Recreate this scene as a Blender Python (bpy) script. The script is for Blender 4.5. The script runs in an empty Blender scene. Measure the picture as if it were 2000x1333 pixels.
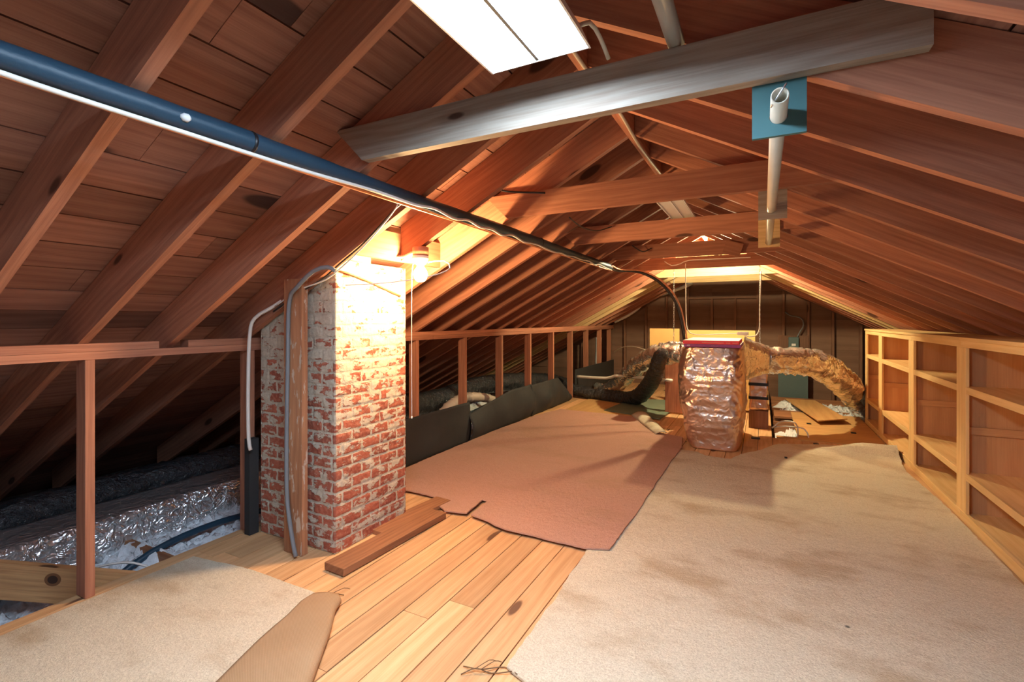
import bpy, bmesh, math, random
from mathutils import Vector, Matrix, noise
random.seed(7)
sc = bpy.context.scene
C = bpy.data.collections.new('attic'); sc.collection.children.link(C)
V = Vector

# ---------------------------------------------------------------- camera geometry
F = 945.7; CX = 1000.0; CY = 625.0; H = 1.35
YAW = math.atan2(490, F)
FW = (-math.sin(YAW), math.cos(YAW)); RT = (math.cos(YAW), math.sin(YAW))
def ray(px, py):
    a = (px-CX)/F
    return V((FW[0]+RT[0]*a, FW[1]+RT[1]*a, (CY-py)/F))
def aY(px, py, y):
    d = ray(px, py); t = y/d.y; return V((d.x*t, y, H+d.z*t))
def aX(px, py, x):
    d = ray(px, py); t = x/d.x; return V((x, d.y*t, H+d.z*t))
def aZ(px, py, z=0.0):
    d = ray(px, py); t = (z-H)/d.z; return V((d.x*t, d.y*t, z))
def depth(p): return p.x*FW[0]+p.y*FW[1]

cam_d = bpy.data.cameras.new('camera'); cam = bpy.data.objects.new('camera', cam_d)
C.objects.link(cam); sc.camera = cam
cam_d.sensor_width = 36; cam_d.lens = 36*F/2000
cam_d.shift_y = -(666.5-CY)/2000
cam_d.clip_start = 0.02
cam.location = (0, 0, H); cam.rotation_euler = (math.pi/2, 0, YAW)

# ---------------------------------------------------------------- node helpers
class M:
    def __init__(s, name):
        s.m = bpy.data.materials.new(name); s.m.use_nodes = True
        s.t = s.m.node_tree; s.t.nodes.clear()
        s.out = s.n('ShaderNodeOutputMaterial')
        s.b = s.n('ShaderNodeBsdfPrincipled')
        s.l(s.b.outputs[0], s.out.inputs[0])
    def n(s, ty, **k):
        nd = s.t.nodes.new(ty)
        for a, v in k.items(): setattr(nd, a, v)
        return nd
    def l(s, a, b): s.t.links.new(a, b)
    def put(s, sock, v):
        if hasattr(v, 'links') or isinstance(v, bpy.types.NodeSocket): s.l(v, sock)
        else:
            if isinstance(v, (tuple, list)) and len(v) == 3 and sock.type == 'RGBA': v = (*v, 1)
            sock.default_value = v
    def math(s, op, a, b=0.0, c=None, clamp=False):
        nd = s.n('ShaderNodeMath', operation=op); nd.use_clamp = clamp
        s.put(nd.inputs[0], a); s.put(nd.inputs[1], b)
        if c is not None: s.put(nd.inputs[2], c)
        return nd.outputs[0]
    def vm(s, op, a, b):
        nd = s.n('ShaderNodeVectorMath', operation=op)
        s.put(nd.inputs[0], a); s.put(nd.inputs[1], b); return nd.outputs[0]
    def comb(s, x, y, z=0.0):
        nd = s.n('ShaderNodeCombineXYZ')
        for i, v in enumerate((x, y, z)): s.put(nd.inputs[i], v)
        return nd.outputs[0]
    def mix(s, f, a, b, mode='MIX'):
        nd = s.n('ShaderNodeMix', data_type='RGBA', blend_type=mode)
        s.put(nd.inputs[0], f); s.put(nd.inputs[6], a); s.put(nd.inputs[7], b)
        return nd.outputs[2]
    def noise(s, vec, scale, detail=3.0, rough=.5, dist=0.0):
        nd = s.n('ShaderNodeTexNoise')
        s.put(nd.inputs['Vector'], vec); s.put(nd.inputs['Scale'], scale)
        nd.inputs['Detail'].default_value = detail; nd.inputs['Roughness'].default_value = rough
        nd.inputs['Distortion'].default_value = dist
        return nd.outputs['Fac']
    def voro(s, vec, scale, feature='F1'):
        nd = s.n('ShaderNodeTexVoronoi', feature=feature)
        s.put(nd.inputs['Vector'], vec); s.put(nd.inputs['Scale'], scale)
        return nd
    def step(s, v, a, b):
        nd = s.n('ShaderNodeMapRange'); nd.interpolation_type = 'SMOOTHSTEP'
        s.put(nd.inputs[0], v); nd.inputs[1].default_value = a; nd.inputs[2].default_value = b
        return nd.outputs[0]
    def bump(s, h, strength, dist):
        nd = s.n('ShaderNodeBump'); nd.inputs['Strength'].default_value = strength
        nd.inputs['Distance'].default_value = dist
        s.l(h, nd.inputs['Height']); s.l(nd.outputs[0], s.b.inputs['Normal'])
    def obj(s): return s.n('ShaderNodeTexCoord').outputs['Object']
    def uv(s): return s.n('ShaderNodeUVMap').outputs[0]
    def set(s, **k):
        names = dict(col='Base Color', rough='Roughness', metal='Metallic', spec='Specular IOR Level', trans='Transmission Weight', alpha='Alpha')
        for a, v in k.items(): s.put(s.b.inputs[names[a]], v)
        return s.m

def wood(name, light, dark, knot=(.05, .02, .012), var=.35, ks=(1.7, 5.0), kdens=.45, rough=.7, grain=1.0, stain=.3, gscale=1.0, splash=0):
    m = M(name)
    bid = m.n('ShaderNodeAttribute', attribute_name='bid').outputs['Fac']
    rnd = m.n('ShaderNodeObjectInfo').outputs['Random']
    r = m.math('ADD', m.math('MULTIPLY', rnd, 7.3), m.math('MULTIPLY', bid, 13.7))
    p = m.vm('ADD', m.uv(), m.comb(m.math('MULTIPLY', r, 3.1), m.math('MULTIPLY', r, 1.37), r))
    wob = m.noise(m.vm('MULTIPLY', p, (1.1, 3.5, 1)), 1.0, 2)
    pv = m.vm('ADD', m.vm('MULTIPLY', p, (.25, 1, 1)), m.comb(0.0, m.math('MULTIPLY', wob, .12)))
    rings = m.n('ShaderNodeTexWave', wave_type='BANDS', bands_direction='Y')
    m.put(rings.inputs['Vector'], pv); rings.inputs['Scale'].default_value = 9*gscale
    rings.inputs['Distortion'].default_value = 5.0; rings.inputs['Detail'].default_value = 2
    fine = m.noise(m.vm('MULTIPLY', p, (4, 150, 1)), 1.0, 3)
    mid = m.noise(m.vm('MULTIPLY', p, (1.3, 16, 1)), 1.0, 3)
    f = m.math('ADD', m.math('MULTIPLY', rings.outputs['Fac'], .13), m.math('ADD', m.math('MULTIPLY', fine, .5), m.math('MULTIPLY', mid, .5)))
    f = m.step(f, .25, .85)
    col = m.mix(f, dark, light)
    vn = m.voro(m.vm('ADD', m.vm('MULTIPLY', p, (ks[0], ks[1], 1)), m.comb(0.0, m.math('MULTIPLY', wob, .3))), 1.0)
    sep = m.n('ShaderNodeSeparateColor'); m.l(vn.outputs['Color'], sep.inputs[0])
    on = m.math('GREATER_THAN', sep.outputs[0], 1-kdens)
    sz = m.math('ADD', m.math('MULTIPLY', sep.outputs[1], .11), .01)
    d = m.math('SUBTRACT', vn.outputs['Distance'], sz)
    k = m.math('MULTIPLY', m.math('SUBTRACT', 1.0, m.step(d, .02, .07)), on)
    ring = m.math('MULTIPLY', m.math('SUBTRACT', 1.0, m.step(d, .05, .22)), on)
    col = m.mix(m.math('MULTIPLY', ring, .4), col, dark)
    col = m.mix(m.math('MULTIPLY', k, .85), col, knot)
    st = m.noise(m.vm('MULTIPLY', p, (1.2, 3, 1)), 1.0, 4, .6)
    val = m.math('ADD', m.math('MULTIPLY', m.math('SUBTRACT', st, .5), stain*2), m.math('ADD', 1.0, m.math('MULTIPLY', m.math('SUBTRACT', bid, .5), var)))
    val = m.math('ADD', val, m.math('MULTIPLY', m.math('SUBTRACT', rnd, .5), var*.6))
    hs = m.n('ShaderNodeHueSaturation'); m.l(col, hs.inputs['Color']); m.l(val, hs.inputs['Value'])
    m.bump(f, .25*grain, .003)
    if splash:
        sp = m.step(m.noise(m.vm('MULTIPLY', p, (7, 22, 1)), 1.0, 4, .6), .56, .62)
        return m.set(col=m.mix(m.math('MULTIPLY', sp, splash), hs.outputs[0], (.62, .55, .44)), rough=.85)
    return m.set(col=hs.outputs[0], rough=rough, spec=.3)

def plain(name, col, rough=.5, metal=0.0, bump=None, var=0.0):
    m = M(name)
    if var:
        nz = m.noise(m.obj(), 9.0, 4); c = m.mix(m.math('MULTIPLY', nz, var), col, tuple(x*.45 for x in col))
    else: c = col
    if bump: m.bump(m.noise(m.obj(), bump[0], 4), bump[1], .01)
    return m.set(col=c, rough=rough, metal=metal)

def emit(name, col, s):
    m = M(name); m.t.nodes.remove(m.b)
    e = m.n('ShaderNodeEmission'); e.inputs[0].default_value = (*col, 1); e.inputs[1].default_value = s
    m.l(e.outputs[0], m.out.inputs[0]); return m.m

def foil(name, col, rough=.25, sc_=16.0, st=.9):
    m = M(name); o = m.obj()
    w = m.noise(o, 5.0, 3)
    p = m.vm('ADD', o, m.comb(m.math('MULTIPLY', w, .25), m.math('MULTIPLY', m.noise(o, 7.0, 2), .25), m.math('MULTIPLY', w, -.2)))
    v1 = m.voro(p, sc_).outputs['Distance']; v2 = m.voro(p, sc_*2.7).outputs['Distance']
    h = m.math('ADD', v1, m.math('MULTIPLY', v2, .45)); h = m.math('ADD', h, m.math('MULTIPLY', m.noise(o, sc_*.5, 4), .8))
    m.bump(h, st, .022)
    return m.set(col=m.mix(m.noise(o, 4.0, 3), col, tuple(x*.8 for x in col)), rough=rough, metal=.85)

def carpet(name, light, dark, stain, sst=.6):
    m = M(name); o = m.obj()
    pile = m.noise(o, 160.0, 3, .7)
    c = m.mix(m.step(pile, .3, .7), dark, light)
    clump = m.noise(o, 28.0, 4, .65)
    c = m.mix(m.math('MULTIPLY', m.step(clump, .5, .75), .35), c, dark)
    s1 = m.noise(m.vm('MULTIPLY', o, (1.0, 1.7, 1)), 1.5, 5, .62)
    c = m.mix(m.math('MULTIPLY', m.step(s1, .47, .7), sst), c, stain)
    sp = m.voro(o, 2.3)
    spt = m.math('SUBTRACT', 1.0, m.step(sp.outputs['Distance'], .012, .03))
    c = m.mix(m.math('MULTIPLY', spt, .8), c, (.03, .03, .03))
    m.bump(m.math('ADD', m.math('MULTIPLY', pile, .6), clump), .9, .012)
    return m.set(col=c, rough=.95, spec=.1)

def brickmat():
    m = M('old_brick'); u = m.uv()
    jit = m.comb(m.math('MULTIPLY', m.math('SUBTRACT', m.noise(u, 17.0, 3), .5), .028), m.math('MULTIPLY', m.math('SUBTRACT', m.noise(u, 23.0, 3), .5), .02))
    p = m.vm('ADD', u, jit)
    b = m.n('ShaderNodeTexBrick'); m.l(p, b.inputs['Vector'])
    b.offset = .5; b.inputs['Scale'].default_value = 1; b.inputs['Brick Width'].default_value = .158
    b.inputs['Row Height'].default_value = .0693; b.inputs['Mortar Size'].default_value = .0075
    b.inputs['Mortar Smooth'].default_value = .1; b.inputs['Bias'].default_value = 0
    b.inputs['Color1'].default_value = (.46, .14, .085, 1); b.inputs['Color2'].default_value = (.30, .09, .06, 1)
    b.inputs['Mortar'].default_value = (.62, .54, .42, 1)
    mort = m.mix(m.noise(u, 60.0, 4), (.72, .65, .52), (.42, .36, .28))
    bc = m.mix(m.step(m.noise(u, 45.0, 4), .45, .7), b.outputs['Color'], (.5, .2, .13))
    sep = m.n('ShaderNodeSeparateXYZ'); m.l(u, sep.inputs[0])
    lim = m.noise(m.vm('MULTIPLY', u, (10, 16, 1)), 1.0, 5, .65)
    hi = m.math('MULTIPLY', m.step(sep.outputs[1], .55, 1.5), .13)
    smear = m.step(m.math('ADD', lim, hi), .515, .565)
    f = m.math('MAXIMUM', b.outputs['Fac'], smear)
    col = m.mix(f, bc, mort)
    h = m.math('ADD', m.math('MULTIPLY', m.math('SUBTRACT', 1.0, b.outputs['Fac']), .7), m.math('ADD', m.math('MULTIPLY', m.noise(u, 55.0, 5, .7), .7), m.math('MULTIPLY', smear, .35)))
    m.bump(h, 1.0, .008)
    return m.set(col=col, rough=.9, spec=.15)

RED = wood('aged_fir', (.48, .21, .122), (.30, .115, .068), var=.35)
DECKM = wood('roof_boards', (.37, .175, .118), (.22, .09, .06), knot=(.025, .012, .012), var=.55, ks=(1.1, 3.2), kdens=.4, gscale=.6)
PINE = wood('pine_floor', (.68, .42, .215), (.5, .265, .115), knot=(.10, .04, .025), var=.45, ks=(1.8, 5.5), kdens=.5, rough=.6, gscale=.7, stain=.3)
PLANK = wood('dusty_plank', (.42, .2, .095), (.24, .1, .05), var=.2)
PLY = wood('plywood', (.62, .37, .15), (.5, .27, .1), var=.12, kdens=.06, gscale=.35, stain=.15)
SHELF = wood('shelf_pine', (.84, .58, .27), (.70, .43, .17), var=.15, kdens=.1, gscale=.6, stain=.12)
SHELFP = wood('shelf_plywood', (.66, .37, .17), (.54, .27, .11), var=.15, kdens=.04, gscale=.3, stain=.25)
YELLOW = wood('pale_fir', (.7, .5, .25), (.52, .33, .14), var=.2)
GREYW = wood('greyed_fir', (.40, .345, .28), (.25, .18, .135), var=.1, kdens=.8, ks=(3.2, 9))
FIBRE = wood('brown_board', (.25, .145, .10), (.19, .105, .07), var=.25, kdens=0, gscale=.2, stain=.2)
DARKST = wood('dark_stud', (.27, .14, .09), (.17, .085, .055), var=.2)
BRICK = brickmat()
CARP = carpet('beige_carpet', (.86, .77, .60), (.64, .55, .40), (.44, .29, .15), .62)
PINK = carpet('salmon_carpet_back', (.64, .39, .30), (.52, .29, .22), (.46, .29, .19), .4)
def burlap():
    m = M('burlap_back'); o = m.obj()
    w1 = m.n('ShaderNodeTexWave', wave_type='BANDS', bands_direction='X'); w2 = m.n('ShaderNodeTexWave', wave_type='BANDS', bands_direction='Y')
    rot = m.n('ShaderNodeVectorRotate'); rot.inputs['Angle'].default_value = .6; m.l(o, rot.inputs[0])
    for w in (w1, w2): m.l(rot.outputs[0], w.inputs['Vector']); w.inputs['Scale'].default_value = 60
    f = m.math('MULTIPLY', w1.outputs['Fac'], w2.outputs['Fac'])
    c = m.mix(f, (.33, .2, .1), (.52, .34, .18)); c = m.mix(m.math('MULTIPLY', m.noise(o, 6.0, 4), .5), c, (.6, .42, .26))
    m.bump(f, .4, .003); return m.set(col=c, rough=.95)
BURLAP = burlap()
FELT = plain('black_felt', (.028, .03, .032), .75, bump=(7, .5), var=.4)
SILVER = foil('silver_foil', (.92, .92, .92), .28)
GOLD = foil('warm_foil', (.97, .96, .92), .24, 11, .5)
COPPERF = foil('copper_toned_foil', (.86, .60, .46), .28, 6.0, .5)
def blackplastic():
    m = M('black_plastic'); o = m.obj()
    h = m.math('ADD', m.noise(m.vm('MULTIPLY', o, (1, 1, 1)), 26.0, 4, .6, 1.2), m.math('MULTIPLY', m.voro(o, 20.0).outputs['Distance'], .5))
    m.bump(h, .9, .03); return m.set(col=(.022, .028, .034), rough=.17, spec=.8)
BLACKP = blackplastic()
WHITE = plain('white_enamel', (.82, .84, .84), .35)
WHITEP = plain('white_plastic', (.80, .77, .68), .4)
CREAM = plain('cream_pole', (.62, .56, .44), .45, var=.3)
FOAM = plain('black_pipe_foam', (.016, .05, .085), .45, bump=(30, .2))
CABLE = plain('white_cable', (.78, .74, .68), .45)
CABLEB = plain('dark_cable', (.03, .022, .02), .45)
CABLEG = plain('grey_cable', (.2, .22, .24), .45)
COPPER = plain('copper_pipe', (.8, .36, .2), .35, .9)
STEEL = plain('steel', (.55, .55, .55), .35, .9)
TEAL = plain('blue_green_paint', (.06, .17, .18), .6, var=.3)
GREENM = plain('green_mat', (.17, .22, .15), .8, var=.4)
SLATE = plain('slate_paint', (.10, .16, .17), .6, var=.3)
INSUL = plain('white_fluff', (.80, .84, .88), 1.0, bump=(55, .9))
DRY = plain('drywall_back', (.2, .17, .15), .9)
CARDB = plain('yellow_board', (.58, .37, .13), .7, var=.2)
CLAY = plain('clay_flue', (.75, .62, .4), .8, var=.3)
REDB = plain('red_card', (.9, .04, .07), .5); PURP = plain('purple_card', (.34, .06, .30), .5)
TAPE = plain('black_tape', (.01, .01, .012), .4)
TUBE1 = emit('cool_diffuser', (.62, .80, 1.0), 30.0)
BULBM = emit('warm_bulb', (1.0, .60, .27), 540.0)
TUBE2 = plain('frosted_tube', (.8, .82, .8), .3)
BULB2M = emit('yellow_bulb', (1.0, .86, .50), 1700.0)

# ---------------------------------------------------------------- mesh helpers
def B():
    bm = bmesh.new(); bm.loops.layers.uv.new('UVMap'); bm.faces.layers.float.new('bid'); return bm
def uvf(bm, faces, L, bid=None, off=None):
    uvl = bm.loops.layers.uv.active; bl = bm.faces.layers.float['bid']
    L = V(L).normalized()
    if bid is None: bid = random.random()
    if off is None: off = (random.uniform(0, 9), random.uniform(0, 9))
    for f in faces:
        f.normal_update(); n = f.normal
        if abs(n.dot(L)) > .85:
            a = n.orthogonal().normalized(); b = n.cross(a)
            s = .12
        else:
            a = (L - n*L.dot(n)).normalized(); b = n.cross(a); s = 1
        for lo in f.loops:
            lo[uvl].uv = (lo.vert.co.dot(a)*s+off[0], lo.vert.co.dot(b)+off[1])
        f[bl] = bid
def prism(bm, pts, vec, L=None, bid=None):
    """pts: planar loop of 3-D points, swept by vec"""
    vec = V(vec); a = [bm.verts.new(p) for p in pts]; b = [bm.verts.new(V(p)+vec) for p in pts]
    n = len(pts); fs = []
    fs.append(bm.faces.new(a[::-1])); fs.append(bm.faces.new(b))
    for i in range(n):
        fs.append(bm.faces.new((a[i], a[(i+1) % n], b[(i+1) % n], b[i])))
    bmesh.ops.recalc_face_normals(bm, faces=fs)
    if L is None: L = vec
    uvf(bm, fs, L, bid); return fs
def box(bm, x0, x1, y0, y1, z0, z1, L=None, bid=None):
    if L is None:
        d = (x1-x0, y1-y0, z1-z0); i = d.index(max(d)); L = [0, 0, 0]; L[i] = 1
    return prism(bm, [(x0, y0, z0), (x1, y0, z0), (x1, y1, z0), (x0, y1, z0)], (0, 0, z1-z0), L, bid)
def beam(bm, p0, p1, w, t, up=(0, 0, 1)):
    """board from p0 to p1, w across along up, t thick"""
    p0 = V(p0); p1 = V(p1); d = (p1-p0).normalized(); up = V(up); s = d.cross(up).normalized(); u = s.cross(d).normalized()
    q = [p0-u*w/2-s*t/2, p0-u*w/2+s*t/2, p0+u*w/2+s*t/2, p0+u*w/2-s*t/2]
    return prism(bm, q, p1-p0, d)
def obj(name, bm, mat, parent=None, smooth=False, bevel=0):
    me = bpy.data.meshes.new(name)
    if bevel:
        bmesh.ops.bevel(bm, geom=[e for e in bm.edges if e.calc_face_angle(0) > .5], offset=bevel, segments=1, affect='EDGES')
    bm.to_mesh(me); bm.free()
    for mm in (mat if isinstance(mat, (list, tuple)) else [mat]): me.materials.append(mm)
    if smooth:
        for p in me.polygons: p.use_smooth = True
    o = bpy.data.objects.new(name, me); C.objects.link(o)
    if parent: o.parent = parent; o.matrix_parent_inverse = parent.matrix_basis.inverted()
    return o
def tag(o, label, cat, group=None, kind=None):
    o['label'] = label; o['category'] = cat
    if group: o['group'] = group
    if kind: o['kind'] = kind
    return o
def struct(o): o['kind'] = 'structure'; return o
def thing(name, loc, label, cat, group=None):
    o = bpy.data.objects.new(name, None); C.objects.link(o); o.location = loc; o.empty_display_size = .1
    return tag(o, label, cat, group)
def copy_tree(o, off, parent=None):
    c = o.copy(); C.objects.link(c)
    if parent: c.parent = parent
    else: c.location = V(o.location)+V(off)
    for ch in list(o.children): copy_tree(ch, off, c)
    return c
def smoothpath(pts, step=.04):
    pts = [V(p) for p in pts]; P_ = [pts[0]*2-pts[1]]+pts+[pts[-1]*2-pts[-2]]; out = []
    for i in range(1, len(P_)-2):
        a, b, c, d = P_[i-1:i+3]; n = max(2, int((c-b).length/step))
        for k in range(n):
            t = k/n
            out.append(.5*((2*b)+(c-a)*t+(2*a-5*b+4*c-d)*t*t+(3*b-a-3*c+d)*t**3))
    out.append(pts[-1]); return out
def tube(bm, pts, r, seg=10, step=.04, smooth=True, rough=0.0, ribs=0.0, cap=True, seed=0, riblen=.05):
    """r: number or list of radii per control point"""
    cp = [V(p) for p in pts]; path = smoothpath(cp, step) if smooth else cp
    if isinstance(r, (int, float)): rad = [r]*len(path)
    else:
        # cumulative length interpolation on control polygon
        cl = [0]; 
        for i in range(1, len(cp)): cl.append(cl[-1]+(cp[i]-cp[i-1]).length)
        pl = [0]
        for i in range(1, len(path)): pl.append(pl[-1]+(path[i]-path[i-1]).length)
        rad = []
        for q in pl:
            s = q/pl[-1]*cl[-1]; j = 0
            while j < len(cl)-2 and cl[j+1] < s: j += 1
            t = (s-cl[j])/max(1e-6, cl[j+1]-cl[j]); rad.append(r[j]*(1-t)+r[j+1]*t)
    up = V((0, 0, 1)) if abs((path[1]-path[0]).normalized().z) < .95 else V((0, 1, 0))
    rings = []; L = 0; uvl = bm.loops.layers.uv.active
    n = len(path); prev = None
    for i, p in enumerate(path):
        t = (path[min(i+1, n-1)]-path[max(i-1, 0)]).normalized()
        if prev is None: s = t.cross(up).normalized()
        else: s = (prev-t*prev.dot(t)).normalized()
        prev = s; u = t.cross(s)
        if i: L += (path[i]-path[i-1]).length
        ring = []
        for k in range(seg):
            a = 2*math.pi*k/seg; d = s*math.cos(a)+u*math.sin(a); rr = rad[i]
            if ribs: rr *= 1+ribs*math.sin(2*math.pi*L/riblen)
            q = p+d*rr
            if rough: q = q+d*rough*noise.noise(q*9+V((seed, 0, 0)))+d*rough*.6*noise.noise(q*31+V((seed, 0, 0)))
            ring.append(bm.verts.new(q))
        rings.append(ring)
    fs = []
    for a, b in zip(rings, rings[1:]):
        for k in range(seg): fs.append(bm.faces.new((a[k], a[(k+1) % seg], b[(k+1) % seg], b[k])))
    if cap: fs.append(bm.faces.new(rings[0][::-1])); fs.append(bm.faces.new(rings[-1]))
    for f in fs: f.smooth = True
    return fs
def grid(bm, nu, nv, fn, uvfn=None):
    vs = [[bm.verts.new(fn(i/nu, j/nv)) for j in range(nv+1)] for i in range(nu+1)]
    uvl = bm.loops.layers.uv.active; fs = []
    for i in range(nu):
        for j in range(nv):
            f = bm.faces.new((vs[i][j], vs[i+1][j], vs[i+1][j+1], vs[i][j+1])); f.smooth = True; fs.append(f)
            if uvfn:
                for lo, (a, b) in zip(f.loops, ((i, j), (i+1, j), (i+1, j+1), (i, j+1))): lo[uvl].uv = uvfn(a/nu, b/nv)
    return fs
def lathe(bm, prof, c, seg=16, axis='Z'):
    c = V(c); rings = []
    for r, h in prof:
        ring = []
        for k in range(seg):
            a = 2*math.pi*k/seg
            v = V((r*math.cos(a), r*math.sin(a), h)) if axis == 'Z' else V((r*math.cos(a), h, r*math.sin(a)))
            ring.append(bm.verts.new(c+v))
        rings.append(ring)
    fs = []
    for a, b in zip(rings, rings[1:]):
        for k in range(seg): fs.append(bm.faces.new((a[k], a[(k+1) % seg], b[(k+1) % seg], b[k])))
    fs.append(bm.faces.new(rings[0][::-1])); fs.append(bm.faces.new(rings[-1]))
    for f in fs: f.smooth = True
    bmesh.ops.recalc_face_normals(bm, faces=fs); return fs
ORD = ['first', 'second', 'third', 'fourth', 'fifth', 'sixth', 'seventh', 'eighth', 'ninth', 'tenth', 'eleventh', 'twelfth', 'thirteenth', 'fourteenth', 'fifteenth', 'sixteenth', 'seventeenth', 'eighteenth', 'nineteenth', 'twentieth', 'twenty-first', 'twenty-second', 'twenty-third', 'twenty-fourth', 'twenty-fifth']

# ---------------------------------------------------------------- roof
SL = .53; RX = -.67; RZ = 2.42; RD = .22; Y0 = 1.10; SP = .419; TH = .04
YB = 10.45; YF = -1.6
def zl(x): return RZ+SL*(x-RX)        # underside of left rafters
def zr(x): return RZ-SL*(x-RX)
# deck boards, running along the attic
def deck(name, left):
    bm = B(); n = 34; w = .19
    ca = 1/math.sqrt(1+SL*SL); sgn = -1 if left else 1
    d = V((sgn*ca, 0, -SL*ca)); nrm = V((-sgn*SL*ca, 0, ca)) if False else V((sgn*SL*ca, 0, ca))
    apex = V((RX, 0, RZ+RD))
    for i in range(n):
        a = apex+d*(i*w+.0035); b = apex+d*((i+1)*w-.0035)
        y = YF-random.uniform(0, 2)
        while y < YB:
            L_ = random.uniform(2.4, 4.2); y2 = y+L_
            ya, yb = max(y, YF), min(y2, YB+.02)
            if yb-ya > .05:
                j = random.uniform(0, .002)
                prism(bm, [V((a.x, ya+.001, a.z))+nrm*j, V((b.x, ya+.001, b.z))+nrm*j, V((b.x, ya+.001, b.z))+nrm*.02, V((a.x, ya+.001, a.z))+nrm*.02], (0, yb-ya-.002, 0))
            y = y2
    # roofing felt above the boards
    e = apex+d*(n*w)
    prism(bm, [V((apex.x, YF, apex.z))+nrm*.021, V((e.x, YF, e.z))+nrm*.021, V((e.x, YF, e.z))+nrm*.03, V((apex.x, YF, apex.z))+nrm*.03], (0, YB-YF+.02, 0), None, 0)
    return struct(obj(name, bm, DECKM))
deck('ceiling_left', True); deck('ceiling_right', False)

def rafter(left, k):
    y = Y0+SP*k; bm = B()
    if left:
        xe = -2.0 if k == 3 else -5.6
        p = [(RX-.021, y, zl(RX-.021)), (xe, y, zl(xe)), (xe, y, zl(xe)+RD-.003), (RX-.021, y, zl(RX-.021)+RD-.003)]
    else:
        xe = 4.2
        p = [(RX+.021, y, zr(RX+.021)), (xe, y, zr(xe)), (xe, y, zr(xe)+RD-.003), (RX+.021, y, zr(RX+.021)+RD-.003)]
    prism(bm, p, (0, TH, 0), V(p[1])-V(p[0]))
    o = obj('rafter', bm, YELLOW if (k in (17, 18) ) else RED)  # pale wood paints the far lamp's yellow light onto these rafters
    return o
LNOTE = {-1: 'reddish-brown rafter crossing the top left corner of the photo, nearest on the left slope',
 0: 'left-slope rafter whose foot lands above the nearest wall stud', 1: 'left-slope rafter whose foot lands between the nearest stud and the chimney',
 2: 'left-slope rafter passing directly in front of the brick chimney, lit yellow along its lower edge', 3: 'short left-slope rafter cut off above the lit bulb',
 4: 'brightly lit yellow-orange left-slope rafter just beyond the glowing bulb'}
RNOTE = {0: 'dark rafter at the top right corner of the photo, nearest on the right slope', 1: 'right-slope rafter that the grey nearest collar tie is nailed to',
 2: 'right-slope rafter passing beside the blue-green square board'}
for k in range(-1, 22):
    o = rafter(True, k)
    tag(o, LNOTE.get(k, f'orange-red rafter of the left slope, {ORD[k-5]} one beyond the bright rafter behind the bulb' if k > 4 else ''), 'rafter', 'rafters of the left roof slope')
for k in range(0, 22):
    o = rafter(False, k)
    tag(o, RNOTE.get(k, f'reddish rafter of the right slope, {ORD[k-3]} one beyond the blue-green square board' if k > 2 else ''), 'rafter', 'rafters of the right roof slope')
bm = B(); box(bm, RX-.019, RX+.019, YF, YB-.01, RZ-.02, RZ+RD-.01)
tag(obj('ridge_board', bm, RED), 'long dark ridge board at the peak where both roof slopes meet', 'roof beam')

# collar ties
TZ = 2.005; THH = .145
for k in range(7):
    y = 1.48+1.257*k; bm = B()
    zt = TZ+THH
    xl = -1.46; xr = .36 if k < 2 else .26
    dl = RZ+RD-.004
    def zd(x): return dl+SL*(x-RX) if x < RX else dl-SL*(x-RX)
    xtl = RX-(dl-zt)/SL; xtr = RX+(dl-zt)/SL
    xlo = xl-.14
    pts = [(xl, y, TZ), (xr, y, TZ), (min(xr, RX+(dl-TZ)/SL), y, min(zt, zd(xr))), (xtr if xtr < xr else xr, y, zt), (max(xtl, xlo), y, zt), (xlo, y, min(zt, zd(xlo)))]
    # drop duplicates
    q = []
    for p in pts:
        if not q or (V(p)-V(q[-1])).length > .004: q.append(p)
    prism(bm, q, (0, TH-.001, 0), (1, 0, 0))
    mat = GREYW if k == 0 else (YELLOW if k >= 5 else RED)  # far ties get pale wood: the ridge bulb's yellow light put into colour
    lab = ['big grey-white knotty collar tie nearest the camera, below the lit ceiling fixture', 'orange collar tie carrying the middle hanging square board, second from the camera',
           'collar tie with many small knots, holding the farthest square board, third from the camera', 'orange collar tie with a small wood block hanging on it, fourth from the camera',
           'dark red collar tie that the hanging chains are hooked to, fifth from the camera', 'pale yellow brightly lit collar tie above the foil wrapped air handler',
           'greyish farthest collar tie just below the peak of the end wall'][k]
    tag(obj('collar_tie', bm, mat), lab, 'beam', 'collar ties across the roof')

# header between rafters beside chimney
bm = B(); hx = -2.04; box(bm, hx, hx+.038, Y0+SP*2+TH, Y0+SP*4, zl(hx)+.02, zl(hx)+RD-.03)
tag(obj('header_board', bm, RED), 'short header board between two rafters above the chimney and the bulb', 'beam')

# ---------------------------------------------------------------- left knee wall
names = []
for k in range(12):
    y = 1.125+.838*k
    if k == 11: y = YB-.25
    bm = B(); box(bm, -2.99, -2.90, y, y+.04, .001, 1.155, (0, 0, 1))
    lab = {0: 'orange-brown stud standing left of the chimney, nearest the camera', 1: 'narrow stud half hidden beside the chimney with a white cable in front',
           2: 'stud just behind the brick chimney, mostly hidden by it'}.get(k, f'reddish knee wall stud beyond the chimney, {ORD[k-3]} one past the pull cord')
    tag(obj('wall_stud', bm, RED, bevel=.002), lab, 'wall stud', 'studs of the left knee wall')
bm = B(); box(bm, -2.99, -2.90, YF, 3.9, 1.156, 1.194)
tag(obj('wall_plate', bm, RED), 'near lower top plate of the knee wall, resting on the studs left of the chimney', 'beam')
bm = B(); box(bm, -2.99, -2.90, 3.905, YB-.01, 1.156, 1.194)
tag(obj('wall_plate', bm, RED), 'far lower top plate of the knee wall, on the studs beyond the chimney', 'beam')
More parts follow.
